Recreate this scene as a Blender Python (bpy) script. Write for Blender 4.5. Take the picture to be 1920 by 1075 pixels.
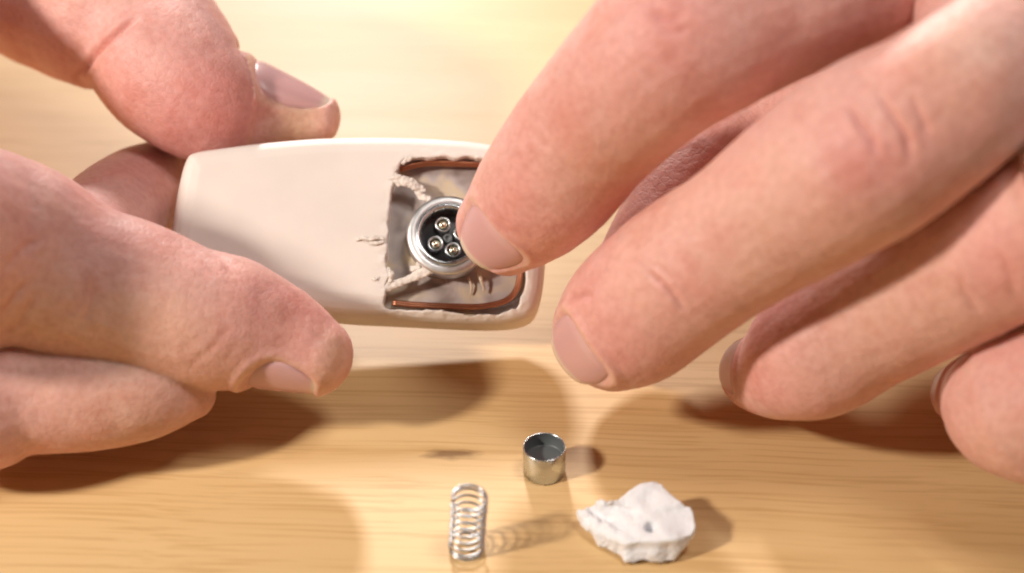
import bpy, bmesh, math, random
import numpy as np
from mathutils import Vector, Matrix, noise as mnoise
from mathutils.bvhtree import BVHTree

for o in list(bpy.data.objects):
    bpy.data.objects.remove(o)
scene = bpy.context.scene
MM = 0.001                     # everything below is laid out in millimetres

# ------------------------------------------------------------------ camera
PITCH = math.radians(37.0)
DIST = 290.0
HFOV = math.radians(32.0)
FPX = 960.0 / math.tan(HFOV / 2)
CAM = np.array([0.0, -DIST * math.cos(PITCH), DIST * math.sin(PITCH)])
cd = bpy.data.cameras.new("camera")
cd.sensor_width = 36.0
cd.angle = HFOV
cd.clip_start = 0.01
cd.clip_end = 20.0
cam = bpy.data.objects.new("camera", cd)
cam.location = Vector(CAM) * MM
cam.rotation_euler = (math.pi / 2 - PITCH, 0, 0)
scene.collection.objects.link(cam)
scene.camera = cam
cd.dof.use_dof = True
cd.dof.focus_distance = 0.262
cd.dof.aperture_fstop = 11.0

# ------------------------------------------------------------------ world and lamps
world = bpy.data.worlds.new("World")
scene.world = world
world.use_nodes = True
wbg = world.node_tree.nodes["Background"]
wbg.inputs["Color"].default_value = (1.0, 0.86, 0.76, 1)
wbg.inputs["Strength"].default_value = 0.035


def lamp(name, loc, target, watts, size, color):
    ld = bpy.data.lights.new(name, 'AREA')
    ld.shape = 'DISK'
    ld.size = size
    ld.energy = watts
    ld.color = color
    lo = bpy.data.objects.new(name, ld)
    lo.location = loc
    d = Vector(target) - Vector(loc)
    lo.rotation_euler = d.to_track_quat('-Z', 'Y').to_euler()
    scene.collection.objects.link(lo)
    return lo


lamp("desk_lamp", (-0.425, -0.23, 0.36), (0, 0, 0), 3.4, 0.055, (1.0, 0.89, 0.78))
lamp("ceiling_lamp", (0.20, -0.10, 0.70), (0, 0, 0), 2.0, 0.20, (1.0, 0.94, 0.89))
lamp("window_lamp", (-0.12, 0.82, 0.53), (0, 0, 0), 9.3, 0.11, (1.0, 0.95, 0.90))

scene.render.engine = 'CYCLES'
scene.view_settings.view_transform = 'Standard'
scene.view_settings.look = 'None'
scene.view_settings.exposure = 0.0
scene.view_settings.gamma = 1.0
scene.cycles.use_denoising = True
scene.cycles.pixel_filter_type = 'BLACKMAN_HARRIS'
scene.cycles.filter_width = 1.9


# ------------------------------------------------------------------ layout helpers
def ray(u, v):
    a = (u - 960.0) / FPX
    b = -(v - 537.5) / FPX
    return np.array([a, math.cos(PITCH) + b * math.sin(PITCH), -math.sin(PITCH) + b * math.cos(PITCH)])


def P(u, v, h):
    """point at height h (mm) above the table that lies on the line of sight of (u, v)"""
    d = ray(u, v)
    t = (h - CAM[2]) / d[2]
    return CAM + d * t


def depth(p):
    return float(np.dot(p - CAM, np.array([0, math.cos(PITCH), -math.sin(PITCH)])))


def mat(name):
    m = bpy.data.materials.new(name)
    m.use_nodes = True
    nt = m.node_tree
    b = nt.nodes["Principled BSDF"]
    return m, nt, b


def node(nt, kind, **kw):
    n = nt.nodes.new(kind)
    for k, v in kw.items():
        if k in n.inputs:
            n.inputs[k].default_value = v
        else:
            setattr(n, k, v)
    return n


def ramp(nt, stops):
    r = nt.nodes.new("ShaderNodeValToRGB")
    els = r.color_ramp.elements
    while len(els) < len(stops):
        els.new(0.5)
    for e, (p, c) in zip(els, stops):
        e.position = p
        e.color = c if len(c) == 4 else (*c, 1)
    return r


def mixrgb(nt, fac, a, b, mode='MIX'):
    m = nt.nodes.new("ShaderNodeMix")
    m.data_type = 'RGBA'
    m.blend_type = mode
    for sock, val in ((m.inputs[0], fac), (m.inputs[6], a), (m.inputs[7], b)):
        if hasattr(val, "is_output"):
            nt.links.new(val, sock)
        else:
            sock.default_value = val if not isinstance(val, tuple) else ((*val, 1) if len(val) == 3 else val)
    return m.outputs[2]


def new_obj(name, verts_mm, faces, material, parent=None, smooth=True, world_parent=None):
    me = bpy.data.meshes.new(name)
    v = np.asarray(verts_mm, float) * MM
    me.from_pydata([tuple(q) for q in v], [], [tuple(f) for f in faces])
    me.update()
    if smooth:
        me.polygons.foreach_set("use_smooth", [True] * len(me.polygons))
    if material:
        me.materials.append(material)
    o = bpy.data.objects.new(name, me)
    scene.collection.objects.link(o)
    if parent is not None:
        o.parent = parent
    return o


def tag(o, label=None, cat=None, group=None, kind=None):
    if label: o["label"] = label
    if cat: o["category"] = cat
    if group: o["group"] = group
    if kind: o["kind"] = kind
    return o


def empty(name, loc_mm=(0, 0, 0)):
    o = bpy.data.objects.new(name, None)
    o.empty_display_size = 0.005
    o.location = Vector(loc_mm) * MM
    scene.collection.objects.link(o)
    return o


def set_attr(o, name, rgb):
    a = o.data.color_attributes.new(name, 'FLOAT_COLOR', 'POINT')
    col = np.ones((len(o.data.vertices), 4), np.float32)
    col[:, :3] = rgb
    a.data.foreach_set("color", col.ravel())


def remesh(verts, faces, voxel, smooth_it, smooth_f=0.5):
    """closed pieces (mm) -> one continuous skin; returns verts, faces, normals"""
    me = bpy.data.meshes.new("tmp")
    me.from_pydata([tuple(q) for q in verts], [], [tuple(f) for f in faces])
    me.update()
    bm = bmesh.new(); bm.from_mesh(me)
    bmesh.ops.recalc_face_normals(bm, faces=bm.faces)
    bm.to_mesh(me); bm.free()
    o = bpy.data.objects.new("tmp", me)
    scene.collection.objects.link(o)
    r = o.modifiers.new("r", 'REMESH'); r.mode = 'VOXEL'; r.voxel_size = voxel
    if smooth_it:
        s = o.modifiers.new("s", 'SMOOTH'); s.factor = smooth_f; s.iterations = smooth_it
    dg = bpy.context.evaluated_depsgraph_get()
    ev = o.evaluated_get(dg)
    m2 = bpy.data.meshes.new_from_object(ev)
    n = len(m2.vertices)
    co = np.empty(n * 3); m2.vertices.foreach_get("co", co)
    no = np.empty(n * 3); m2.vertices.foreach_get("normal", no)
    fs = [tuple(p.vertices) for p in m2.polygons]
    bpy.data.objects.remove(o); bpy.data.meshes.remove(me); bpy.data.meshes.remove(m2)
    return co.reshape(-1, 3), fs, no.reshape(-1, 3)


def normals_of(v, faces):
    f = np.array([q[:4] if len(q) >= 4 else (q[0], q[1], q[2], q[2]) for q in faces])
    n = np.cross(v[f[:, 2]] - v[f[:, 0]], v[f[:, 3]] - v[f[:, 1]])
    out = np.zeros_like(v)
    for k in range(4):
        np.add.at(out, f[:, k], n)
    return out / (np.linalg.norm(out, axis=1, keepdims=True) + 1e-9)


def unit(a):
    a = np.asarray(a, float)
    return a / (np.linalg.norm(a) + 1e-12)


def catmull(pts, n, closed=False):
    pts = np.asarray(pts, float)
    m = len(pts)
    out = []
    segs = m if closed else m - 1
    for i in range(segs):
        if closed:
            p0, p1, p2, p3 = pts[(i - 1) % m], pts[i], pts[(i + 1) % m], pts[(i + 2) % m]
        else:
            p1, p2 = pts[i], pts[i + 1]
            p0 = pts[i - 1] if i else 2 * p1 - p2
            p3 = pts[i + 2] if i + 2 < m else 2 * p2 - p1
        for k in range(n):
            t = k / n
            out.append(0.5 * (2 * p1 + (p2 - p0) * t + (2 * p0 - 5 * p1 + 4 * p2 - p3) * t * t + (3 * p1 - p0 - 3 * p2 + p3) * t ** 3))
    if not closed:
        out.append(pts[-1])
    return np.array(out)


def round_tube(path, radius, seg=10, closed=False, up=(0.13, 0.21, 0.97), flat=1.0):
    path = np.asarray(path, float); n = len(path)
    rad = np.full(n, radius) if np.isscalar(radius) else np.asarray(radius)
    V, F = [], []
    up = np.array(up)
    for i in range(n):
        a = path[(i - 1) % n] if (closed or i) else path[i]
        b = path[(i + 1) % n] if (closed or i < n - 1) else path[i]
        T = unit(b - a)
        S = unit(np.cross(T, up)); N = np.cross(S, T)
        for k in range(seg):
            q = 2 * math.pi * k / seg
            V.append(path[i] + rad[i] * (math.cos(q) * S + flat * math.sin(q) * N))
    for i in range(n if closed else n - 1):
        j = (i + 1) % n
        for k in range(seg):
            l = (k + 1) % seg
            F.append((i * seg + k, i * seg + l, j * seg + l, j * seg + k))
    if not closed:
        F.append(tuple(range(seg - 1, -1, -1)))
        F.append(tuple((n - 1) * seg + k for k in range(seg)))
    return V, F


def lathe(profile, seg=48):
    """profile [(r, z)] open from axis or ring; revolve about z"""
    V, F = [], []
    n = len(profile)
    for (r, z) in profile:
        for k in range(seg):
            a = 2 * math.pi * k / seg
            V.append((r * math.cos(a), r * math.sin(a), z))
    for i in range(n - 1):
        for k in range(seg):
            l = (k + 1) % seg
            F.append((i * seg + k, i * seg + l, (i + 1) * seg + l, (i + 1) * seg + k))
    if profile[0][0] < 1e-3 + 0.02:
        F.append(tuple(range(seg - 1, -1, -1)))
    if profile[-1][0] < 1e-3 + 0.02:
        F.append(tuple((n - 1) * seg + k for k in range(seg)))
    return V, F


_rs = np.random.RandomState(7)
_perm = np.concatenate([_rs.permutation(256)] * 3)
_grad = _rs.normal(size=(256, 3)); _grad /= np.linalg.norm(_grad, axis=1, keepdims=True)


def gnoise(p):
    """gradient noise for an array of points, about -0.7..0.7"""
    p = np.asarray(p, float) + 1000.5
    i = np.floor(p).astype(int); f = p - i
    i &= 255
    w = f * f * f * (f * (f * 6 - 15) + 10)
    out = 0.0
    for dx in (0, 1):
        for dy in (0, 1):
            for dz in (0, 1):
                g = _grad[_perm[_perm[_perm[i[:, 0] + dx] + i[:, 1] + dy] + i[:, 2] + dz]]
                d = (g * (f - np.array([dx, dy, dz]))).sum(1)
                ww = (w[:, 0] if dx else 1 - w[:, 0]) * (w[:, 1] if dy else 1 - w[:, 1]) * (w[:, 2] if dz else 1 - w[:, 2])
                out = out + d * ww
    return out


# ------------------------------------------------------------------ materials
def wood_material():
    m, nt, b = mat("beech_wood")
    L = nt.links.new
    tc = node(nt, "ShaderNodeTexCoord")
    mp = node(nt, "ShaderNodeMapping")
    mp.inputs["Rotation"].default_value = (0, 0, math.radians(2.5))
    L(tc.outputs["Object"], mp.inputs["Vector"])
    # warp so that the grain wanders
    nw = node(nt, "ShaderNodeTexNoise", Scale=14.0, Detail=2.0)
    L(mp.outputs[0], nw.inputs["Vector"])
    sub = node(nt, "ShaderNodeVectorMath", operation='SUBTRACT'); sub.inputs[1].default_value = (.5, .5, .5)
    L(nw.outputs["Color"], sub.inputs[0])
    scl = node(nt, "ShaderNodeVectorMath", operation='SCALE'); scl.inputs["Scale"].default_value = 0.006
    L(sub.outputs[0], scl.inputs[0])
    add = node(nt, "ShaderNodeVectorMath", operation='ADD')
    L(mp.outputs[0], add.inputs[0]); L(scl.outputs[0], add.inputs[1])
    st = node(nt, "ShaderNodeMapping"); st.inputs["Scale"].default_value = (5.0, 90.0, 90.0)
    L(add.outputs[0], st.inputs["Vector"])
    n1 = node(nt, "ShaderNodeTexNoise", Scale=1.0, Detail=6.0, Roughness=0.6)
    L(st.outputs[0], n1.inputs["Vector"])
    st2 = node(nt, "ShaderNodeMapping"); st2.inputs["Scale"].default_value = (26.0, 1500.0, 1500.0)
    L(add.outputs[0], st2.inputs["Vector"])
    n2 = node(nt, "ShaderNodeTexNoise", Scale=1.0, Detail=3.0, Roughness=0.6)
    L(st2.outputs[0], n2.inputs["Vector"])
    r1 = ramp(nt, [(0.28, (0.65, 0.42, 0.19)), (0.55, (0.70, 0.475, 0.23)), (0.78, (0.73, 0.515, 0.265))])
    L(n1.outputs["Fac"], r1.inputs[0])
    r2 = ramp(nt, [(0.36, (0.84, 0.78, 0.70)), (0.50, (1, 1, 1))])
    L(n2.outputs["Fac"], r2.inputs[0])
    c = mixrgb(nt, 0.8, r1.outputs[0], r2.outputs[0], 'MULTIPLY')
    # small dark knot streak lying in the grain
    kx, ky, _ = P(846, 852, 0) * MM
    dv = node(nt, "ShaderNodeVectorMath", operation='SUBTRACT'); dv.inputs[1].default_value = (kx, ky, 0)
    L(tc.outputs["Object"], dv.inputs[0])
    rot = node(nt, "ShaderNodeMapping"); rot.inputs["Rotation"].default_value = (0, 0, math.radians(-14)); rot.inputs["Scale"].default_value = (230, 900, 1)
    L(dv.outputs[0], rot.inputs["Vector"])
    nk = node(nt, "ShaderNodeTexNoise", Scale=0.9, Detail=3.0)
    L(rot.outputs[0], nk.inputs["Vector"])
    ln = node(nt, "ShaderNodeVectorMath", operation='LENGTH'); L(rot.outputs[0], ln.inputs[0])
    ma = node(nt, "ShaderNodeMath", operation='MULTIPLY_ADD'); L(nk.outputs["Fac"], ma.inputs[0]); ma.inputs[1].default_value = 1.6; L(ln.outputs["Value"], ma.inputs[2])
    rk = ramp(nt, [(0.6, (1, 1, 1)), (1.0, (0, 0, 0))])
    dv2 = node(nt, "ShaderNodeMath", operation='MULTIPLY'); L(ma.outputs[0], dv2.inputs[0]); dv2.inputs[1].default_value = 0.5
    L(dv2.outputs[0], rk.inputs[0])
    mk = node(nt, "ShaderNodeMath", operation='MULTIPLY'); L(rk.outputs[0], mk.inputs[0]); mk.inputs[1].default_value = 0.75
    c = mixrgb(nt, mk.outputs[0], c, (0.16, 0.075, 0.03))
    L(c, b.inputs["Base Color"])
    nr = node(nt, "ShaderNodeTexNoise", Scale=60.0, Detail=4.0)
    L(st.outputs[0], nr.inputs["Vector"])
    rr = node(nt, "ShaderNodeMapRange"); rr.inputs["To Min"].default_value = 0.42; rr.inputs["To Max"].default_value = 0.54
    L(n1.outputs["Fac"], rr.inputs["Value"]); L(rr.outputs[0], b.inputs["Roughness"])
    b.inputs["Specular IOR Level"].default_value = 0.32
    bp = node(nt, "ShaderNodeBump", Strength=0.12, Distance=0.0002)
    L(n2.outputs["Fac"], bp.inputs["Height"]); L(bp.outputs[0], b.inputs["Normal"])
    return m


def skin_material():
    m, nt, b = mat("skin")
    L = nt.links.new
    at = node(nt, "ShaderNodeAttribute"); at.attribute_name = "tone"
    tc = node(nt, "ShaderNodeTexCoord")
    n1 = node(nt, "ShaderNodeTexNoise", Scale=140.0, Detail=4.0, Roughness=0.6); L(tc.outputs["Object"], n1.inputs["Vector"])
    r1 = ramp(nt, [(0.33, (0.90, 0.80, 0.76)), (0.5, (1, 1, 1)), (0.7, (1.0, 1.0, 0.95))]); L(n1.outputs["Fac"], r1.inputs[0])
    c = mixrgb(nt, 0.7, at.outputs["Color"], r1.outputs[0], 'MULTIPLY')
    n2 = node(nt, "ShaderNodeTexNoise", Scale=900.0, Detail=3.0, Roughness=0.6); L(tc.outputs["Object"], n2.inputs["Vector"])
    r2 = ramp(nt, [(0.35, (0.89, 0.82, 0.80)), (0.6, (1, 1, 1))]); L(n2.outputs["Fac"], r2.inputs[0])
    c = mixrgb(nt, 0.8, c, r2.outputs[0], 'MULTIPLY')
    n3 = node(nt, "ShaderNodeTexNoise", Scale=55.0, Detail=5.0, Roughness=0.65, Distortion=0.4); L(tc.outputs["Object"], n3.inputs["Vector"])
    r3 = ramp(nt, [(0.36, (0.97, 0.80, 0.77)), (0.50, (1, 1, 1)), (0.64, (1.03, 1.06, 0.98))]); L(n3.outputs["Fac"], r3.inputs[0])
    c = mixrgb(nt, 0.6, c, r3.outputs[0], 'MULTIPLY')
    L(c, b.inputs["Base Color"])
    b.inputs["Roughness"].default_value = 0.50
    b.inputs["Specular IOR Level"].default_value = 0.35
    b.inputs["Subsurface Weight"].default_value = 0.35
    b.inputs["Subsurface Radius"].default_value = (1.0, 0.35, 0.2)
    b.inputs["Subsurface Scale"].default_value = 0.0022
    v = node(nt, "ShaderNodeTexVoronoi", Scale=850.0); v.feature = 'DISTANCE_TO_EDGE'
    wv = node(nt, "ShaderNodeVectorMath", operation='MULTIPLY_ADD'); wv.inputs[1].default_value = (0.0012, 0.0012, 0.0012)
    L(n2.outputs["Color"], wv.inputs[0]); L(tc.outputs["Object"], wv.inputs[2]); L(wv.outputs[0], v.inputs["Vector"])
    ad = node(nt, "ShaderNodeMath", operation='ADD'); vm = node(nt, "ShaderNodeMapRange"); vm.inputs["From Max"].default_value = 0.16; L(v.outputs["Distance"], vm.inputs["Value"]); L(vm.outputs[0], ad.inputs[0]); L(n2.outputs["Fac"], ad.inputs[1])
    bp = node(nt, "ShaderNodeBump", Strength=0.26, Distance=0.00014); L(ad.outputs[0], bp.inputs["Height"])
    L(bp.outputs[0], b.inputs["Normal"])
    return m


def nail_material():
    m, nt, b = mat("fingernail")
    at = node(nt, "ShaderNodeAttribute"); at.attribute_name = "tone"
    nt.links.new(at.outputs["Color"], b.inputs["Base Color"])
    b.inputs["Roughness"].default_value = 0.36
    b.inputs["Subsurface Weight"].default_value = 0.3
    b.inputs["Subsurface Radius"].default_value = (1.0, 0.4, 0.3)
    b.inputs["Subsurface Scale"].default_value = 0.0012
    return m


def plastic_material(name, col, bump=0.15, scale=700.0, sss=0.15, rough=0.42):
    m, nt, b = mat(name)
    L = nt.links.new
    tc = node(nt, "ShaderNodeTexCoord")
    n = node(nt, "ShaderNodeTexNoise", Scale=scale, Detail=4.0); L(tc.outputs["Object"], n.inputs["Vector"])
    n2 = node(nt, "ShaderNodeTexNoise", Scale=90.0, Detail=3.0); L(tc.outputs["Object"], n2.inputs["Vector"])
    r = ramp(nt, [(0.3, tuple(q * 0.93 for q in col)), (0.65, col)]); L(n2.outputs["Fac"], r.inputs[0])
    L(r.outputs[0], b.inputs["Base Color"])
    b.inputs["Roughness"].default_value = rough
    b.inputs["Subsurface Weight"].default_value = sss
    b.inputs["Subsurface Radius"].default_value = (1, 0.8, 0.6)
    b.inputs["Subsurface Scale"].default_value = 0.001
    bp = node(nt, "ShaderNodeBump", Strength=bump, Distance=0.0002); L(n.outputs["Fac"], bp.inputs["Height"]); L(bp.outputs[0], b.inputs["Normal"])
    return m


def metal_material(name, col, rough, scale=500.0, amount=0.12):
    m, nt, b = mat(name)
    L = nt.links.new
    tc = node(nt, "ShaderNodeTexCoord")
    n = node(nt, "ShaderNodeTexNoise", Scale=scale, Detail=4.0); L(tc.outputs["Object"], n.inputs["Vector"])
    r = ramp(nt, [(0.3, tuple(q * (1 - amount) for q in col)), (0.7, col)]); L(n.outputs["Fac"], r.inputs[0])
    L(r.outputs[0], b.inputs["Base Color"])
    b.inputs["Metallic"].default_value = 1.0
    rr = node(nt, "ShaderNodeMapRange"); rr.inputs["To Min"].default_value = rough * 0.75; rr.inputs["To Max"].default_value = rough * 1.3
    L(n.outputs["Fac"], rr.inputs["Value"]); L(rr.outputs[0], b.inputs["Roughness"])
    return m


def plain_material(name, col, rough=0.5):
    m, nt, b = mat(name)
    tc = node(nt, "ShaderNodeTexCoord")
    n = node(nt, "ShaderNodeTexNoise", Scale=400.0, Detail=3.0); nt.links.new(tc.outputs["Object"], n.inputs["Vector"])
    r = ramp(nt, [(0.3, tuple(q * 0.8 for q in col)), (0.7, col)]); nt.links.new(n.outputs["Fac"], r.inputs[0])
    nt.links.new(r.outputs[0], b.inputs["Base Color"])
    b.inputs["Roughness"].default_value = rough
    return m


def resin_material():
    m, nt, b = mat("cavity_resin")
    L = nt.links.new
    tc = node(nt, "ShaderNodeTexCoord")
    n = node(nt, "ShaderNodeTexNoise", Scale=160.0, Detail=3.0, Distortion=0.6); L(tc.outputs["Object"], n.inputs["Vector"])
    r = ramp(nt, [(0.32, (0.27, 0.22, 0.20)), (0.46, (0.42, 0.36, 0.34)), (0.60, (0.56, 0.45, 0.30)), (0.8, (0.50, 0.47, 0.48))])
    L(n.outputs["Fac"], r.inputs[0]); L(r.outputs[0], b.inputs["Base Color"])
    b.inputs["Roughness"].default_value = 0.45
    bp = node(nt, "ShaderNodeBump", Strength=0.10, Distance=0.0004); L(n.outputs["Fac"], bp.inputs["Height"]); L(bp.outputs[0], b.inputs["Normal"])
    return m


M_WOOD = wood_material()
M_SKIN = skin_material()
M_NAIL = nail_material()
M_SHELL = plastic_material("cream_plastic", (0.80, 0.73, 0.675))
M_TORN = plastic_material("torn_plastic", (0.77, 0.70, 0.635), bump=0.6, scale=1400, rough=0.6)
M_LUMP = plastic_material("white_plastic", (0.84, 0.84, 0.865), bump=0.3, scale=900, rough=0.6)
M_COPPER = metal_material("copper_wire", (0.52, 0.22, 0.125), 0.42)
M_NICKEL = metal_material("nickel", (0.62, 0.65, 0.67), 0.27)
M_STEEL = metal_material("spring_steel", (0.50, 0.51, 0.53), 0.30)
M_ZINC = metal_material("zinc_shell", (0.82, 0.82, 0.82), 0.45, amount=0.25)
M_GOLD = metal_material("gold_pin", (0.86, 0.79, 0.62), 0.24)
M_BLACK = plain_material("black_insert", (0.02, 0.02, 0.022), 0.35)
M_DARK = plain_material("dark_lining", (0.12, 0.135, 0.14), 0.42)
M_FIBRE = plain_material("glue_fibre", (0.62, 0.50, 0.38), 0.6)
M_RESIN = resin_material()
M_SILVER = metal_material("silver", (0.86, 0.85, 0.84), 0.15)

# ------------------------------------------------------------------ table
bm = bmesh.new()
bmesh.ops.create_cube(bm, size=1.0)
for v in bm.verts:
    v.co = Vector((v.co.x * 1.4, v.co.y * 1.3 + 0.25, v.co.z * 0.028 - 0.014))
bmesh.ops.bevel(bm, geom=list(bm.edges), offset=0.004, segments=3, affect='EDGES')
me = bpy.data.meshes.new("table_top"); bm.to_mesh(me); bm.free()
me.materials.append(M_WOOD)
table = bpy.data.objects.new("table_top", me)
scene.collection.objects.link(table)
tag(table, "pale varnished wooden table top with fine grain", "table", kind="structure")

# ------------------------------------------------------------------ hands
class Finger:
    """stations: (u1, v1, u2, v2, h) the two sides of the finger as seen, h the height of its core"""
    def __init__(self, st, cap=0.7, asp=0.95, drop=5.6):
        rows = []
        for s in st:
            if len(s) == 5:
                u, v = (s[0] + s[2]) / 2, (s[1] + s[3]) / 2
                r = math.hypot(s[0] - s[2], s[1] - s[3]) / 2; h = s[4]
            else:
                u, v, r, h = s
            h -= drop * min(1.0, max(0.0, (h - 12.0) / 8.0))
            p = P(u, v, h)
            rows.append((*p, r * depth(p) / FPX))
        self.cap, self.asp = cap, asp
        c = catmull(rows, 8)
        self.path, self.rad = c[:, :3], c[:, 3]

    def frame(self, i):
        p = self.path
        a, b = p[max(i - 2, 0)], p[min(i + 2, len(p) - 1)]
        T = unit(b - a)                       # away from the tip
        V = unit(self.path[i] - CAM)
        S = unit(np.cross(T, V))
        N = unit(np.cross(S, T))
        if np.dot(N, V) > 0: N = -N           # N towards the camera
        return T, S, N

    def mesh(self, seg=28):
        V, F = [], []
        rings = []
        T0, S0, N0 = self.frame(0)
        L = self.cap * self.rad[0]
        for q in (0.06, 0.2, 0.4, 0.6, 0.8, 0.92):     # rounded tip
            a = q * math.pi / 2
            rings.append((self.path[0] - T0 * L * math.cos(a), self.rad[0] * math.sin(a), S0, N0))
        for i in range(len(self.path)):
            T, S, N = self.frame(i)
            rings.append((self.path[i], self.rad[i], S, N))
        Te, Se, Ne = self.frame(len(self.path) - 1)
        for q in (0.8, 0.5, 0.2, 0.05):
            a = q * math.pi / 2
            rings.append((self.path[-1] + Te * self.rad[-1] * math.cos(a), self.rad[-1] * math.sin(a), Se, Ne))
        for (c, r, S, N) in rings:
            for k in range(seg):
                q = 2 * math.pi * k / seg
                V.append(c + r * math.cos(q) * S + r * self.asp * math.sin(q) * N)
        n = len(rings)
        for i in range(n - 1):
            for k in range(seg):
                l = (k + 1) % seg
                F.append((i * seg + k, i * seg + l, (i + 1) * seg + l, (i + 1) * seg + k))
        F.append(tuple(range(seg - 1, -1, -1)))
        F.append(tuple((n - 1) * seg + k for k in range(seg)))
        return V, F


BASE = np.array([0.735, 0.42, 0.38])


def build_hand(name, fingers, creases, tones, nails, label, voxel=0.38):
    V, F = [], []
    for fg in fingers.values():
        v, f = fg.mesh()
        o = len(V)
        V += list(v); F += [tuple(i + o for i in q) for q in f]
    co, faces, no = remesh(V, F, voxel, 7)
    co = co + no * 0.30                  # smoothing drew the skin in a little
    bvh = BVHTree.FromPolygons([tuple(q) for q in co], faces)

    def hit(u, v):
        d = ray(u, v)
        r = bvh.ray_cast(Vector(CAM), Vector(unit(d)))
        return None if r[0] is None else np.array(r[0])

    tone = np.tile(BASE, (len(co), 1))
    # broad colour differences over the skin
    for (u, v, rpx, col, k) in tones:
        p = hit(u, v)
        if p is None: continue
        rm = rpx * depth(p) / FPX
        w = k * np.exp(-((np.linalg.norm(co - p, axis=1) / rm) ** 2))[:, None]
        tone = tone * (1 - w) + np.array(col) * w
    disp = np.zeros(len(co))
    # creases pressed into the skin
    for (pts, dep, wid) in creases:
        c = catmull([(*p, 0) for p in pts], 10)
        line = [hit(q[0], q[1]) for q in c]
        line = [q for q in line if q is not None]
        if len(line) < 3: continue
        line = np.array(line)
        lo, hi = line.min(0) - 4, line.max(0) + 4
        idx = np.where(((co > lo) & (co < hi)).all(1))[0]
        D = np.linalg.norm(co[idx][:, None, :] - line[None], axis=2)
        j = D.argmin(1); d = D[np.arange(len(idx)), j]
        t = j / (len(line) - 1)
        fade = np.clip(np.minimum(t, 1 - t) * 4, 0.0, 1)
        g = np.exp(-(d / wid) ** 2) * fade
        swell = np.exp(-((d - 2.2 * wid) / (1.2 * wid)) ** 2) * fade
        disp[idx] += -dep * g + 0.18 * dep * swell
        tone[idx] *= (1 - np.array([0.05, 0.16, 0.16])[None] * (np.minimum(1, dep * 2.2) * g)[:, None])
    disp += 0.16 * gnoise(co * 0.28) + 0.05 * gnoise(co * 0.9)
    co = co + no * disp[:, None]

    nail_parts = []
    for (fk, ipos, phi, width, length, tilt) in nails:
        fg = fingers[fk]
        T, S, N = fg.frame(ipos)
        c0, r0 = fg.path[ipos], fg.rad[ipos]
        A = -T                                 # towards the tip
        dirn = lambda th: math.cos(phi + th) * N + math.sin(phi + th) * S
        n = dirn(0.0)
        G = 15
        pts = np.zeros((G, G, 2)); hh = np.full((G, G), np.nan)
        for i in range(G):
            for j in range(G):
                p, q = -1 + 2 * i / (G - 1), -1 + 2 * j / (G - 1)
                s = p * math.sqrt(1 - 0.30 * q * q) * length / 2
                t = q * math.sqrt(1 - (0.38 if p < 0 else 0.30) * p * p) * width / 2
                pts[i, j] = (s, t)
                dd = dirn(t / r0)
                r = bvh.ray_cast(Vector(c0 + A * s), Vector(dd), 14)
                if r[0] is not None:
                    e = np.dot(np.array(r[0]) - c0 - A * s, dd)
                    if e > 0.45 * r0: hh[i, j] = e
        s, t = pts[..., 0].ravel(), pts[..., 1].ravel()
        h = hh.ravel(); ok = ~np.isnan(h) & (s < length * 0.25)
        X = np.stack([np.ones_like(s), s, t, t * t], 1)
        k, *_ = np.linalg.lstsq(X[ok], h[ok], rcond=None)
        fit = lambda s, t: k[0] + (k[1] - tilt) * s + k[2] * t + k[3] * t * t - 0.012 * s * s * (s > 0)
        # the bed in the skin and the fold around it
        rel = co - c0
        vs, ra, rb = rel @ A, rel @ N, rel @ S
        th = (np.arctan2(rb, ra) - phi + math.pi) % (2 * math.pi) - math.pi
        vt, vn = th * r0, np.hypot(ra, rb)
        m4 = ((np.abs(vs) / (length / 2)) ** 2.6 + (np.abs(vt) / (width / 2)) ** 2.6) ** (1 / 2.6)
        sel = (m4 < 1.7) & (vn - fit(vs, vt) < 1.6) & (vn - fit(vs, vt) > -3.5)
        idx = np.where(sel)[0]
        rd = (ra[idx, None] * N + rb[idx, None] * S) / vn[idx, None]
        mm = m4[idx]; target = fit(vs[idx], vt[idx]) - 0.30
        inside = np.clip((1.02 - mm) / 0.10, 0, 1) * np.clip((length * 0.5 - vs[idx]) / 1.5, 0, 1)
        dn = np.minimum((target - vn[idx]), 0.25) * inside
        prox = np.clip(0.55 - vs[idx] / (length / 2), 0, 1)
        dn += 0.42 * np.exp(-((mm - 1.13) / 0.13) ** 2) * prox
        co[idx] += rd * dn[:, None]
        pale = np.exp(-((mm - 1.08) / 0.07) ** 2) * prox * 0.5
        tone[idx] = tone[idx] * (1 - pale[:, None]) + np.array([0.78, 0.55, 0.42]) * pale[:, None]
        # the plate
        NV, NF, NC = [], [], []
        for lay in (0, 1):
            for i in range(G):
                for j in range(G):
                    s_, t_ = pts[i, j]
                    p = -1 + 2 * i / (G - 1); q = -1 + 2 * j / (G - 1)
                    z = fit(s_, t_) + 0.10 - 0.45 * max(0, (-p - 0.72) / 0.28) - 0.3 * max(0, (abs(q) - 0.8) / 0.2) - 0.45 * lay
                    NV.append(c0 + A * s_ + dirn(t_ / r0) * z)
                    a = max(0.0, min(1.0, (p - 0.70) / 0.12))
                    lun = max(0.0, 1 - math.hypot((p + 0.95) / 0.35, q / 0.6))
                    col = np.array([0.64, 0.37, 0.365]) * (1 - a) + np.array([0.76, 0.62, 0.50]) * a
                    col = col * (1 - 0.5 * lun) + np.array([0.72, 0.5, 0.45]) * 0.5 * lun
                    NC.append(col)
        K = G * G
        for i in range(G - 1):
            for j in range(G - 1):
                a = i * G + j
                NF.append((a, a + 1, a + G + 1, a + G))
                NF.append((K + a, K + a + G, K + a + G + 1, K + a + 1))
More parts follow.
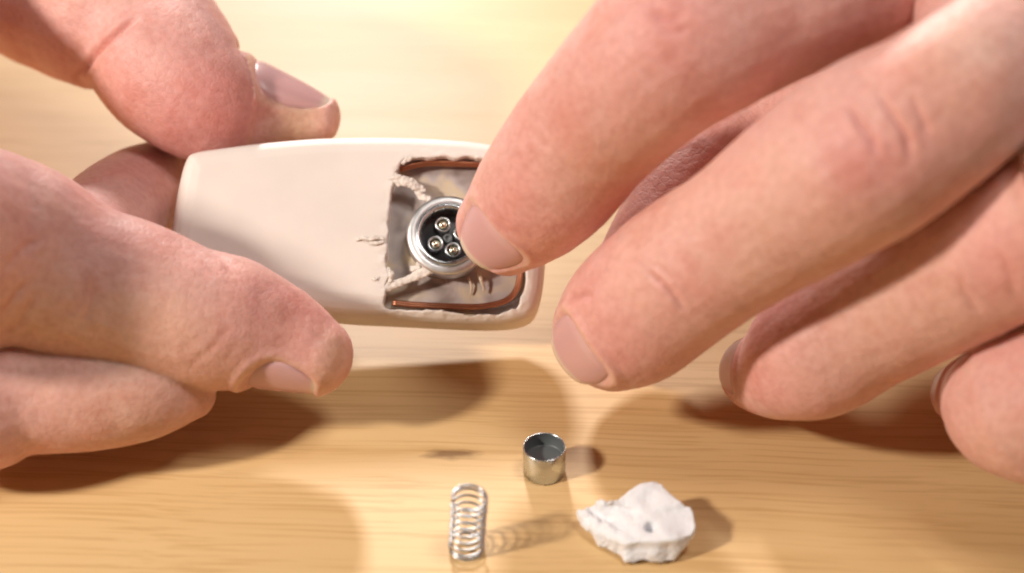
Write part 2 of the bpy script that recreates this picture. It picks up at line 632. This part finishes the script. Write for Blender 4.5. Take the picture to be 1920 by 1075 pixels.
        rim = [j for j in range(G)] + [i * G + G - 1 for i in range(1, G)] + [(G - 1) * G + j for j in range(G - 2, -1, -1)] + [i * G for i in range(G - 2, 0, -1)]
        for a, b2 in zip(rim, rim[1:] + rim[:1]):
            NF.append((a, a + K, b2 + K, b2))
        nail_parts.append((NV, NF, NC))

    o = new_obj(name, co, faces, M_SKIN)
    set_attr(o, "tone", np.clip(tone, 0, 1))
    tag(o, label, "hand")
    for NV, NF, NC in nail_parts:
        q = new_obj("fingernail", NV, NF, M_NAIL, o)
        set_attr(q, "tone", np.array(NC))
    return o


PINK = (0.70, 0.32, 0.295)
RED = (0.64, 0.25, 0.225)
YEL = (0.70, 0.47, 0.31)

# hand on the right: index on the socket, the other fingers hanging free
right = {
    'index': Finger([(868, 385, 990, 498, 29.5), (893, 326, 1078, 452, 35.5), (930, 262, 1150, 394, 43), (990, 172, 1218, 316, 51),
                     (1062, 80, 1320, 226, 60), (1138, -14, 1425, 160, 66), (1290, -130, 1545, 112, 70), (1470, -210, 1690, 62, 73),
                     (1830, -180, 190, 74), (2100, -230, 210, 70)], cap=0.50),
    'middle': Finger([(1060, 558, 1205, 708, 18), (1086, 505, 1278, 684, 25), (1180, 418, 1372, 615, 34), (1290, 345, 1482, 545, 42),
                      (1400, 248, 1612, 478, 50), (1520, 150, 1722, 424, 57), (1640, 92, 1836, 340, 62), (1740, 30, 1930, 268, 65),
                      (2010, 40, 170, 66), (2250, -80, 200, 64)], cap=0.38, drop=3.0),
    'ring': Finger([(1370, 648, 1444, 752, 7.8), (1412, 624, 1505, 772, 13), (1444, 566, 1590, 766, 18.5), (1536, 494, 1692, 708, 25), (1666, 410, 1822, 648, 33),
                    (1786, 342, 1952, 586, 41), (1890, 300, 2075, 540, 47), (2000, 255, 2175, 480, 53), (2230, 270, 150, 57), (2420, 100, 190, 57)], cap=0.25, drop=0),
    'little': Finger([(1768, 692, 1814, 776, 7.5), (1824, 664, 1866, 832, 14), (1868, 626, 1904, 886, 18), (1922, 590, 1958, 906, 21.5), (2000, 580, 2020, 852, 27),
                      (2140, 640, 130, 36), (2270, 470, 135, 48), (2450, 250, 180, 53)], cap=0.12, drop=1.0),
    'thumb': Finger([(1070, 600, 1240, 650, 11), (1118, 492, 1290, 560, 19), (1160, 400, 1335, 480, 25), (1214, 298, 1405, 390, 29), (1310, 190, 1480, 310, 33),
                     (1420, 128, 1580, 275, 37), (1660, 190, 185, 38.5), (1850, 130, 230, 44), (2150, -40, 230, 54)], cap=0.7),
    'web': Finger([(1752, 34, 60, 68), (1840, -2, 115, 73), (1960, -50, 160, 75), (2080, -80, 180, 72)], cap=0.9),
    'palm': Finger([(1900, -120, 190, 66), (2150, -20, 230, 63), (2420, -120, 240, 58)], cap=0.8),
    'palm_side': Finger([(2200, 300, 150, 53), (2400, 120, 200, 55), (2480, -60, 220, 54)], cap=0.8),
    'wrist': Finger([(2350, -80, 240, 58), (2560, -230, 230, 54), (2760, -360, 230, 52)], cap=0.8),
}
right_creases = [
    ([(1588, 195), (1620, 245), (1650, 290)], 0.6, 0.4),
    ([(1638, 165), (1672, 215), (1700, 262), (1706, 310)], 0.62, 0.4),
    ([(1705, 175), (1730, 225), (1745, 260)], 0.45, 0.4),
    ([(1620, 205), (1640, 260), (1640, 300)], 0.22, 0.4),
    ([(1210, 505), (1250, 540), (1290, 590)], 0.45, 0.4),
    ([(1225, 490), (1265, 530)], 0.22, 0.4),
    ([(1790, 520), (1815, 560), (1840, 600)], 0.22, 0.5),
    ([(1060, 560), (1090, 556), (1112, 553)], 0.40, 0.5),
    ([(1215, 15), (1250, 35), (1290, 30)], 0.40, 0.7),
    ([(1230, 45), (1262, 60), (1300, 52)], 0.28, 0.6),
    ([(985, 230), (1010, 262), (1040, 280)], 0.18, 0.5),
    ([(1000, 215), (1035, 250)], 0.14, 0.5),
    ([(1870, 470), (1895, 520), (1900, 560)], 0.2, 0.6),
]
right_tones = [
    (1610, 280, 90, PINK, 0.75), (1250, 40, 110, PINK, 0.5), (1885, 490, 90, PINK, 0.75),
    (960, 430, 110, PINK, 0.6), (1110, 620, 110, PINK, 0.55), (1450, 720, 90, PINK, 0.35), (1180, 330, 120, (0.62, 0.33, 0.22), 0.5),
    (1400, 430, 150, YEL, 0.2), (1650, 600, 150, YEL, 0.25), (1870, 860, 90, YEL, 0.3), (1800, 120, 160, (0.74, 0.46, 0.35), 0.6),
]
right_nails = [
    ('index', 3, math.radians(0), 11.5, 10.0, 0.0),
    ('middle', 4, math.radians(4), 12.0, 11.0, 0.0),
    ('ring', 3, math.radians(16), 10.0, 8.0, 0.0),
    ('little', 3, math.radians(16), 8.0, 7.0, 0.0),
]
hand_r = build_hand("hand", right, right_creases, right_tones, right_nails,
                    "hand on the right pressing its index finger on the round metal socket")

# hand on the left: thumb above, index below, holding the shell between them
left = {
    'thumb': Finger([(600, 178, 610, 268, 30), (550, 146, 524, 282, 30.5), (492, 116, 422, 290, 32), (448, 88, 330, 290, 34.5),
                     (415, 35, 236, 236, 37.5), (383, -20, 172, 160, 40), (320, -110, 122, 146, 42), (170, -190, 40, 118, 43),
                     (-60, -110, 168, 45), (-300, -170, 200, 48)], cap=0.65),
    'index': Finger([(622, 603, 560, 738, 19.5), (562, 546, 490, 723, 21.8), (475, 492, 402, 727, 24), (392, 470, 312, 716, 26),
                     (292, 424, 216, 694, 28.5), (170, 380, 112, 674, 31.5), (60, 312, 22, 658, 35), (-60, 270, -80, 650, 39),
                     (-260, 420, 190, 50), (-440, 300, 200, 52)], cap=0.88),
    'middle': Finger([(386, 690, 358, 778, 10), (300, 650, 272, 820, 12), (180, 632, 162, 843, 14), (52, 622, 42, 852, 16),
                      (-60, 606, -72, 884, 19), (-250, 650, 150, 28), (-430, 480, 180, 42)], cap=0.6),
    'ring': Finger([(372, 292, 384, 400, 15), (292, 268, 318, 430, 18), (200, 300, 262, 480, 22), (128, 362, 200, 560, 26),
                    (50, 520, 115, 32), (-120, 520, 140, 36), (-400, 400, 180, 42)], cap=0.7),
    'palm': Finger([(-300, -60, 220, 50), (-400, 160, 250, 50), (-450, 360, 220, 48)], cap=0.8),
    'wrist': Finger([(-380, 80, 240, 50), (-560, -60, 230, 50), (-760, -200, 230, 50)], cap=0.8),
}
left_creases = [
    ([(138, 152), (156, 131), (180, 100), (205, 74), (240, 44), (262, 26)], 1.05, 0.55),
    ([(0, 600), (25, 560), (60, 520)], 0.35, 0.6),
    ([(10, 630), (40, 600), (70, 545)], 0.3, 0.5),
    ([(0, 520), (40, 470), (90, 440)], 0.25, 0.6),
    ([(150, 620), (168, 570), (172, 520)], 0.3, 0.6),
    ([(130, 600), (150, 560), (160, 500)], 0.18, 0.5),
    ([(350, 690), (400, 650), (430, 610)], 0.16, 0.5),
    ([(440, 170), (480, 200), (520, 215)], 0.12, 0.5),
    ([(395, 478), (420, 490), (440, 520)], 0.15, 0.7),
]
left_tones = [
    (450, 215, 110, RED, 0.6), (350, 200, 110, PINK, 0.45), (560, 235, 60, YEL, 0.7), (580, 580, 90, RED, 0.6), (470, 540, 110, PINK, 0.45),
    (635, 660, 40, YEL, 0.6), (600, 720, 40, YEL, 0.5), (60, 590, 110, YEL, 0.4), (250, 770, 150, YEL, 0.35), (280, 600, 120, YEL, 0.25),
    (100, 420, 120, PINK, 0.35), (250, 310, 120, (0.55, 0.27, 0.24), 0.5),  # last tone paints in the shade on the finger behind the case
]
left_nails = [
    ('thumb', 7, math.radians(-78), 13.0, 13.5, 0.0),
    ('index', 2, math.radians(76), 10.5, 9.5, 0.0),
]
hand_l = build_hand("hand", left, left_creases, left_tones, left_nails,
                    "hand on the left gripping the cream shell between thumb and index finger")

# ------------------------------------------------------------------ finger ring (barely in view)
fg = right['ring']
ri = 6 * 8 + 2
T, S, N = fg.frame(ri)
c, r = fg.path[ri], fg.rad[ri]
V, F = [], []
SEG = 64
prof = [(-1.6, 0.0), (-1.6, 0.9), (-1.2, 1.25), (0, 1.4), (1.2, 1.25), (1.6, 0.9), (1.6, 0.0)]
for k in range(SEG):
    a = 2 * math.pi * k / SEG
    d = math.cos(a) * S + math.sin(a) * N
    for (z, e) in prof:
        V.append(c + T * (z + 0.55 * r * math.sin(a)) + d * (r + 0.15 + e))    # sits a little askew
n = len(prof)
for k in range(SEG):
    for i in range(n):
        j = (i + 1) % n; l = (k + 1) % SEG
        F.append((k * n + i, k * n + j, l * n + j, l * n + i))
tag(new_obj("finger_ring", V, F, M_SILVER), "silver band worn on the ring finger at the right edge", "ring")

# ------------------------------------------------------------------ cream shell with the torn opening
DC = P(672, 447, 18.2)                       # centre of its face
el = math.radians(52.0)
DZ = unit([0.05, -math.cos(el), math.sin(el)])
DX = unit(np.array([1.0, 0.0, -0.02]) - DZ * np.dot([1.0, 0.0, -0.02], DZ))
DY = np.cross(DZ, DX)


def to_face(u, v, z=0.0):
    """local (x, y) where the line of sight of (u, v) meets the shell's plane at depth z"""
    o = DC + DZ * z
    d = ray(u, v)
    t = np.dot(o - CAM, DZ) / np.dot(d, DZ)
    p = CAM + d * t - DC
    return np.array([np.dot(p, DX), np.dot(p, DY)])


def dev(x, y, z):
    return DC + DX * x + DY * y + DZ * z


outline = [(320, 440), (334, 352), (347, 304), (362, 288), (410, 279), (500, 268), (600, 260), (700, 258), (800, 260), (900, 268), (972, 284),
           (1003, 306), (1020, 350), (1026, 410), (1024, 480), (1017, 550), (1002, 590), (970, 605), (920, 609), (850, 607), (750, 602),
           (640, 596), (500, 580), (390, 570), (342, 558), (324, 535), (317, 490)]
O = catmull([to_face(u, v, -2.5) for u, v in outline], 6, closed=True)
nO = len(O)


def inset(poly, d):
    n = len(poly)
    out = []
    for i in range(n):
        t = unit(poly[(i + 2) % n] - poly[(i - 2) % n])
        out.append(poly[i] + np.array([t[1], -t[0]]) * d)     # outline runs clockwise: inside is on the right
    return np.array(out)


rings = []
for d, z in ((6.0, -10.2), (3.0, -10.0), (1.2, -9.2), (0.35, -8.0), (0.0, -6.5), (0.0, -3.6), (0.12, -2.4), (0.45, -1.4), (1.0, -0.7), (1.8, -0.25), (3.2, 0.0)):
    q = inset(O, d)
    rings.append([(x, y, z) for x, y in q])
V, F = [], []
for rg in rings: V += rg
for i in range(len(rings) - 1):
    for k in range(nO):
        l = (k + 1) % nO
        F.append((i * nO + k, i * nO + l, (i + 1) * nO + l, (i + 1) * nO + k))
c0 = np.mean(O, 0)
V.append((c0[0], c0[1], -10.3)); V.append((c0[0], c0[1], 0.12))
for k in range(nO):
    l = (k + 1) % nO
    F.append((len(V) - 2, l, k)); F.append((len(V) - 1, (len(rings) - 1) * nO + k, (len(rings) - 1) * nO + l))

hole = [(745, 318), (763, 298), (807, 297), (848, 295), (893, 297), (940, 303), (975, 320), (988, 360), (992, 420), (990, 480), (986, 520), (980, 550),
        (966, 578), (930, 586), (900, 589), (863, 586), (796, 580), (726, 577), (724, 540), (725, 492), (726, 436), (731, 391), (735, 350)]
Hc = catmull([to_face(u, v, -0.3) for u, v in hole], 10, closed=True)
rng = random.Random(4)
Hj = []
for i, p in enumerate(Hc):
    t = unit(Hc[(i + 1) % len(Hc)] - Hc[i - 1])
    nrm = np.array([t[1], -t[0]])
    a = 0.45 * mnoise.noise(Vector((p[0] * 0.45, p[1] * 0.45, 3))) + 0.30 * max(0.0, mnoise.noise(Vector((p[0] * 1.1, p[1] * 1.1, 9))))
    Hj.append(p + nrm * a)
nh = len(Hj)
CAVZ = -3.6
Vc = [(x, y, 2.0) for x, y in Hj] + [(x, y, CAVZ) for x, y in Hj]
Fc = [tuple(range(nh)), tuple(range(2 * nh - 1, nh - 1, -1))] + [(k, (k + 1) % nh, nh + (k + 1) % nh, nh + k) for k in range(nh)]


def boolean_diff(V, F, Vc, Fc):
    def mk(v, f):
        me = bpy.data.meshes.new("tmp"); me.from_pydata([tuple(q) for q in v], [], f); me.update()
        b = bmesh.new(); b.from_mesh(me); bmesh.ops.triangulate(b, faces=b.faces); bmesh.ops.recalc_face_normals(b, faces=b.faces); b.to_mesh(me); b.free()
        o = bpy.data.objects.new("tmp", me); scene.collection.objects.link(o); return o
    a, b = mk(V, F), mk(Vc, Fc)
    mod = a.modifiers.new("b", 'BOOLEAN'); mod.operation = 'DIFFERENCE'; mod.object = b; mod.solver = 'EXACT'; mod.use_self = True
    m2 = bpy.data.meshes.new_from_object(a.evaluated_get(bpy.context.evaluated_depsgraph_get()))
    v = [tuple(q.co) for q in m2.vertices]; f = [tuple(p.vertices) for p in m2.polygons]
    bpy.data.objects.remove(a); bpy.data.objects.remove(b)
    return v, f


v2, f2 = boolean_diff(V, F, Vc, Fc)
co, faces, no = remesh(v2, f2, 0.22, 3)
Hn = np.array(Hj)
near = np.where((co[:, 2] > -1.6))[0]
D = np.sqrt(((co[near][:, None, :2] - Hn[None, ::2]) ** 2).sum(2)).min(1)
w = np.exp(-(D / 1.1) ** 2) * (D < 3)
q = co[near] * 1.7
co[near] += no[near] * (w * (0.30 * gnoise(q * 0.4) + 0.14 * gnoise(q * 1.2)))[:, None]
co = DC + co[:, :1] * DX + co[:, 1:2] * DY + co[:, 2:3] * DZ

shell = empty("plastic_case", DC)
tag(shell, "cream plastic case held in both hands, torn open over a copper coil", "plastic case")


def part(name, V, F, m, parent=None, smooth=True):
    """part given in world mm, put under the case whose Empty sits at DC"""
    o = new_obj(name, np.asarray(V) - DC, F, m, parent or shell, smooth)
    return o


def locw(V):
    V = np.asarray(V, float)
    return DC + V[:, :1] * DX + V[:, 1:2] * DY + V[:, 2:3] * DZ


part("shell", co, faces, M_SHELL)

# floor of the opening
inner = inset(Hc, -0.6)
Vf = [(x, y, CAVZ + 0.25 + 0.25 * mnoise.noise(Vector((x * .5, y * .5, 0)))) for x, y in inner]
cx, cy = np.mean(inner, 0)
rings_f = [Vf]
for s in (0.75, 0.5, 0.25):
    rings_f.append([(cx + (x - cx) * s, cy + (y - cy) * s, CAVZ + 0.25 + 0.3 * mnoise.noise(Vector((x * s * .5, y * s * .5, 0)))) for x, y in inner])
Vf = [q for rg in rings_f for q in rg] + [(cx, cy, CAVZ + 0.25)]
ni = len(inner); Ff = []
for i in range(3):
    for k in range(ni):
        l = (k + 1) % ni
        Ff.append((i * ni + k, i * ni + l, (i + 1) * ni + l, (i + 1) * ni + k))
for k in range(ni):
    Ff.append((3 * ni + k, 3 * ni + (k + 1) % ni, 4 * ni))
part("cavity_floor", locw(Vf), Ff, M_RESIN)

# copper coil: turns of wire that run round inside the opening
coil_px = [(748, 314), (800, 303), (870, 304), (940, 310), (972, 330), (982, 380), (984, 450), (980, 510), (972, 545), (950, 568), (905, 579), (850, 579), (780, 576), (736, 572)]
coil = empty("coil", (0, 0, 0)); coil.parent = shell
for j in range(4):
    ins = 0.15 + 0.25 * (j % 2) + 0.06 * j
    z = -1.3 - 0.42 * j
    cp = np.array([to_face(u, v, z) for u, v in coil_px])
    cp = catmull(cp, 6)
    q = []
    for i in range(len(cp)):
        t = unit(cp[min(i + 1, len(cp) - 1)] - cp[max(i - 1, 0)])
        q.append(cp[i] + np.array([t[1], -t[0]]) * ins)
    pa = locw([(x, y, z + 0.05 * mnoise.noise(Vector((x, y, j)))) for x, y in q])
    v, f = round_tube(pa, 0.26, 8)
    new_obj("wire_turn", np.asarray(v) - DC, f, M_COPPER, coil)

# round socket
sx, sy = to_face(840, 441, 0.2)


def at_socket(V):
    V = np.asarray(V, float).copy()
    V[:, 0] += sx; V[:, 1] += sy
    return locw(V)


sock = empty("socket", (0, 0, 0)); sock.parent = shell


def spart(name, V, F, m):
    return new_obj(name, at_socket(V) - DC, F, m, sock)


v, f = lathe([(6.05, CAVZ + 0.1), (6.15, -1.5), (6.25, 0.0), (6.15, 0.30), (5.8, 0.48), (5.3, 0.52), (4.95, 0.45), (4.85, 0.1)], 72)
spart("collar", v, f, M_ZINC)
v, f = lathe([(4.95, 0.30), (4.80, 0.32), (4.55, -0.3), (4.45, -0.9), (4.40, -2.6)], 72)
spart("barrel", v, f, M_NICKEL)
v, f = lathe([(4.9, 0.1), (4.9, 0.55), (4.75, 0.78), (4.45, 0.80), (4.22, 0.62), (4.12, 0.0), (4.1, -2.4)], 72)
spart("rim", v, f, M_NICKEL)
v, f = lathe([(4.4, -2.0), (4.0, -1.9), (0.01, -1.9)], 48)
spart("insert", v, f, M_BLACK)
for ang in (112, 210, 292, 20):
    px, py = 2.15 * math.cos(math.radians(ang)), 2.15 * math.sin(math.radians(ang))
    v, f = lathe([(1.22, -2.0), (1.22, -0.95), (1.12, -0.80), (0.96, -0.80), (0.88, -0.95), (0.86, -1.9)], 28)
    o = spart("pin_sleeve", np.asarray(v) + (px, py, 0), f, M_NICKEL)
    v, f = lathe([(0.70, -2.0), (0.70, -1.25), (0.60, -0.95), (0.36, -0.78), (0.01, -0.72)], 20)
    spart("pin", np.asarray(v) + (px, py, 0), f, M_GOLD)
v, f = lathe([(0.72, -2.0), (0.72, -1.5), (0.6, -1.35), (0.42, -1.35), (0.36, -1.5), (0.3, -1.7), (0.01, -1.7)], 20)
spart("centre_stud", v, f, M_DARK)


# torn plastic: flaps, bridges and shreds left by the knife
def lump(name, pts, m, seed, parent=None, vox=0.14, amp=0.42):
    """pts: (u, v, z above the face, radius mm)"""
    rows = []
    for (u, v, z, r) in pts:
        x, y = to_face(u, v, z)
        rows.append((x, y, z, r))
    c = catmull(rows, 6)
    w = locw(c[:, :3])
    v, f = round_tube(w, np.maximum(c[:, 3], 0.12), 10, up=DZ, flat=0.5)
    co, fs, no = remesh(v, f, vox, 2)
    q = co * 1.5 + seed * 7.1
    co = co + no * (amp * (gnoise(q) + 0.5 * gnoise(q * 2.4)))[:, None]
    return new_obj(name, co - DC, fs, m, parent or shell)


lump("torn_flap", [(728, 332, -0.4, 0.8), (748, 338, -0.3, 1.0), (770, 344, -0.4, 0.9), (784, 352, -0.7, 0.75), (798, 358, -0.9, 0.45)], M_TORN, 1)
lump("torn_flap", [(782, 354, -1.0, 0.6), (792, 370, -0.9, 0.6), (806, 374, -0.5, 0.5)], M_TORN, 2)
lump("torn_bridge", [(716, 541, -0.5, 0.9), (738, 534, -0.7, 0.75), (765, 524, -0.8, 0.65), (788, 514, -0.6, 0.8), (806, 506, -0.4, 0.8), (822, 508, -0.5, 0.5)], M_TORN, 3, amp=0.2)
lump("torn_bridge", [(770, 505, -0.9, 0.5), (784, 500, -0.6, 0.6), (790, 490, -0.5, 0.5)], M_TORN, 5)
lump("shred", [(878, 520, -2.6, 0.28), (883, 532, -2.6, 0.25), (884, 545, -2.8, 0.25), (882, 553, -3.0, 0.18)], M_FIBRE, 6, amp=0.12)
lump("shred", [(897, 508, -2.0, 0.36), (902, 525, -2.0, 0.34), (907, 540, -2.4, 0.3), (906, 547, -2.5, 0.2)], M_FIBRE, 7, amp=0.12)
lump("shaving", [(668, 450, 0.2, 0.28), (682, 446, 0.4, 0.36), (694, 449, 0.5, 0.36), (706, 445, 0.4, 0.42), (722, 448, 0.2, 0.34)], M_TORN, 9, amp=0.2)
lump("shaving", [(692, 455, 0.3, 0.3), (706, 456, 0.4, 0.36), (720, 453, 0.3, 0.3)], M_TORN, 10, amp=0.2)
lump("shaving", [(697, 520, 0.15, 0.18), (704, 524, 0.3, 0.25), (710, 518, 0.25, 0.18)], M_TORN, 11, amp=0.15)
lump("torn_flap", [(728, 500, -0.3, 0.4), (731, 515, -0.2, 0.55), (729, 530, -0.3, 0.5)], M_TORN, 12)
lump("torn_flap", [(752, 306, -0.3, 0.5), (760, 299, -0.2, 0.6), (772, 297, -0.2, 0.4)], M_TORN, 13)

# ------------------------------------------------------------------ small metal cup
cup_c = P(1020, 884, 0)
R, H = 3.03, 4.75
v, f = lathe([(0.01, 0.0), (R - 0.35, 0.0), (R - 0.12, 0.06), (R, 0.22), (R, H - 0.08), (R - 0.06, H), (R - 0.14, H), (R - 0.20, H - 0.08)], 64)
cup = new_obj("metal_cup", v, f, M_NICKEL)
cup.location = Vector(cup_c) * MM
tag(cup, "tiny round nickel cup, open at the top, standing behind the coil spring", "cup")
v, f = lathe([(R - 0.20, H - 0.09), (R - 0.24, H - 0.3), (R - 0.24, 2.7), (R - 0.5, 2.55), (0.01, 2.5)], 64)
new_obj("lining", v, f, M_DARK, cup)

# ------------------------------------------------------------------ spring
sp0, sp1 = P(874, 1030, 0), P(881, 930, 10.4)
ax = sp1 - sp0
axl = np.linalg.norm(ax); az = unit(ax)
sx_ = unit(np.cross(az, [0.3, 1, 0])); sy_ = np.cross(az, sx_)
pts = []
NT = 9.0
for i in range(int(NT * 30) + 1):
    t = i / (NT * 30)
    # closed end turns, open between
    e = 0.0
    turns = t * NT
    if turns < 1.4: z = 0.3 + turns * 0.62
    elif turns > NT - 1.2: z = axl - 0.1 - (NT - turns) * 0.62
    else:
        z0, z1 = 0.3 + 1.4 * 0.62, axl - 0.1 - 1.2 * 0.62
        z = z0 + (z1 - z0) * (turns - 1.4) / (NT - 2.6)
    a = 2 * math.pi * turns + 0.6
    r = 2.28 + 0.03 * math.sin(turns * 2.1)
    pts.append(sp0 + az * z + r * (math.cos(a) * sx_ + math.sin(a) * sy_))
v, f = round_tube(pts, 0.195, 10)
spring = new_obj("coil_spring", np.asarray(v) - sp0, f, M_STEEL)
spring.location = Vector(sp0) * MM
tag(spring, "small steel coil spring standing upright on the table", "spring")

# ------------------------------------------------------------------ broken white lump
top = [(1083, 968, 2.0), (1109, 949, 3.0), (1137, 947, 4.4), (1181, 927, 5.0), (1203, 915, 5.2), (1231, 910, 5.2), (1253, 924, 5.2), (1278, 948, 5.0), (1297, 957, 4.6),
       (1304, 980, 4.2), (1300, 1004, 3.8), (1268, 1016, 3.6), (1244, 1020, 3.4), (1206, 1022, 3.2), (1168, 1024, 2.6), (1137, 1010, 2.2), (1108, 996, 1.8)]
Tp = catmull([P(u, v, h) for u, v, h in top], 4, closed=True)
cen = Tp.mean(0)
base_c = P(1204, 1034, 0)
n = len(Tp)
V = [tuple(q) for q in Tp]
V += [tuple(cen + (q - cen) * 1.0 + np.array([0, 0, -1.3])) for q in Tp]
V += [(base_c[0] + (q[0] - cen[0]) * 0.66, base_c[1] + (q[1] - cen[1]) * 0.62, 0.0) for q in Tp]
V += [tuple(cen + np.array([0.3, 0, 0.5])), tuple(base_c)]
F = []
for i in range(2):
    for k in range(n):
        l = (k + 1) % n
        F.append((i * n + k, i * n + l, (i + 1) * n + l, (i + 1) * n + k))
for k in range(n):
    l = (k + 1) % n
    F.append((3 * n, l, k)); F.append((3 * n + 1, 2 * n + k, 2 * n + l))
co, fs, no = remesh(V, F, 0.2, 9)
hp = P(1221, 988, 4.6)
hd = unit([0.1, -0.35, 1.0])
q = co * 0.55
left_w = np.clip((P(1190, 980, 4)[0] - co[:, 0]) / 4.0, 0, 1)
low = np.clip((2.4 - co[:, 2]) / 2.0, 0, 1)
amp = 0.16 + 0.7 * left_w + 0.2 * low
co = co + no * (0.9 * gnoise(q * 0.55 + 5.0) + amp * gnoise(q * 1.3) + 0.45 * amp * gnoise(q * 3.3) + 0.06 * gnoise(q * 8))[:, None]
co[:, 2] += 0.45 * left_w * np.sin((co[:, 0] * 0.8 + co[:, 1] * 0.9) * 1.9) * np.clip(co[:, 2] / 2, 0, 1)   # rumpled folds
d = co - hp
al = d @ hd
rr = np.linalg.norm(d - al[:, None] * hd, axis=1)
co -= hd * ((al > -3) * (2.2 * np.exp(-(rr / 0.62) ** 4) + 0.25 * np.exp(-(rr / 1.2) ** 2)))[:, None]
co[:, 2] -= min(0.0, co[:, 2].min())
o = new_obj("plastic_fragment", co - base_c, fs, M_LUMP)
o.location = Vector(base_c) * MM
tag(o, "broken lump of white plastic with a small hole, lying on the table", "fragment")
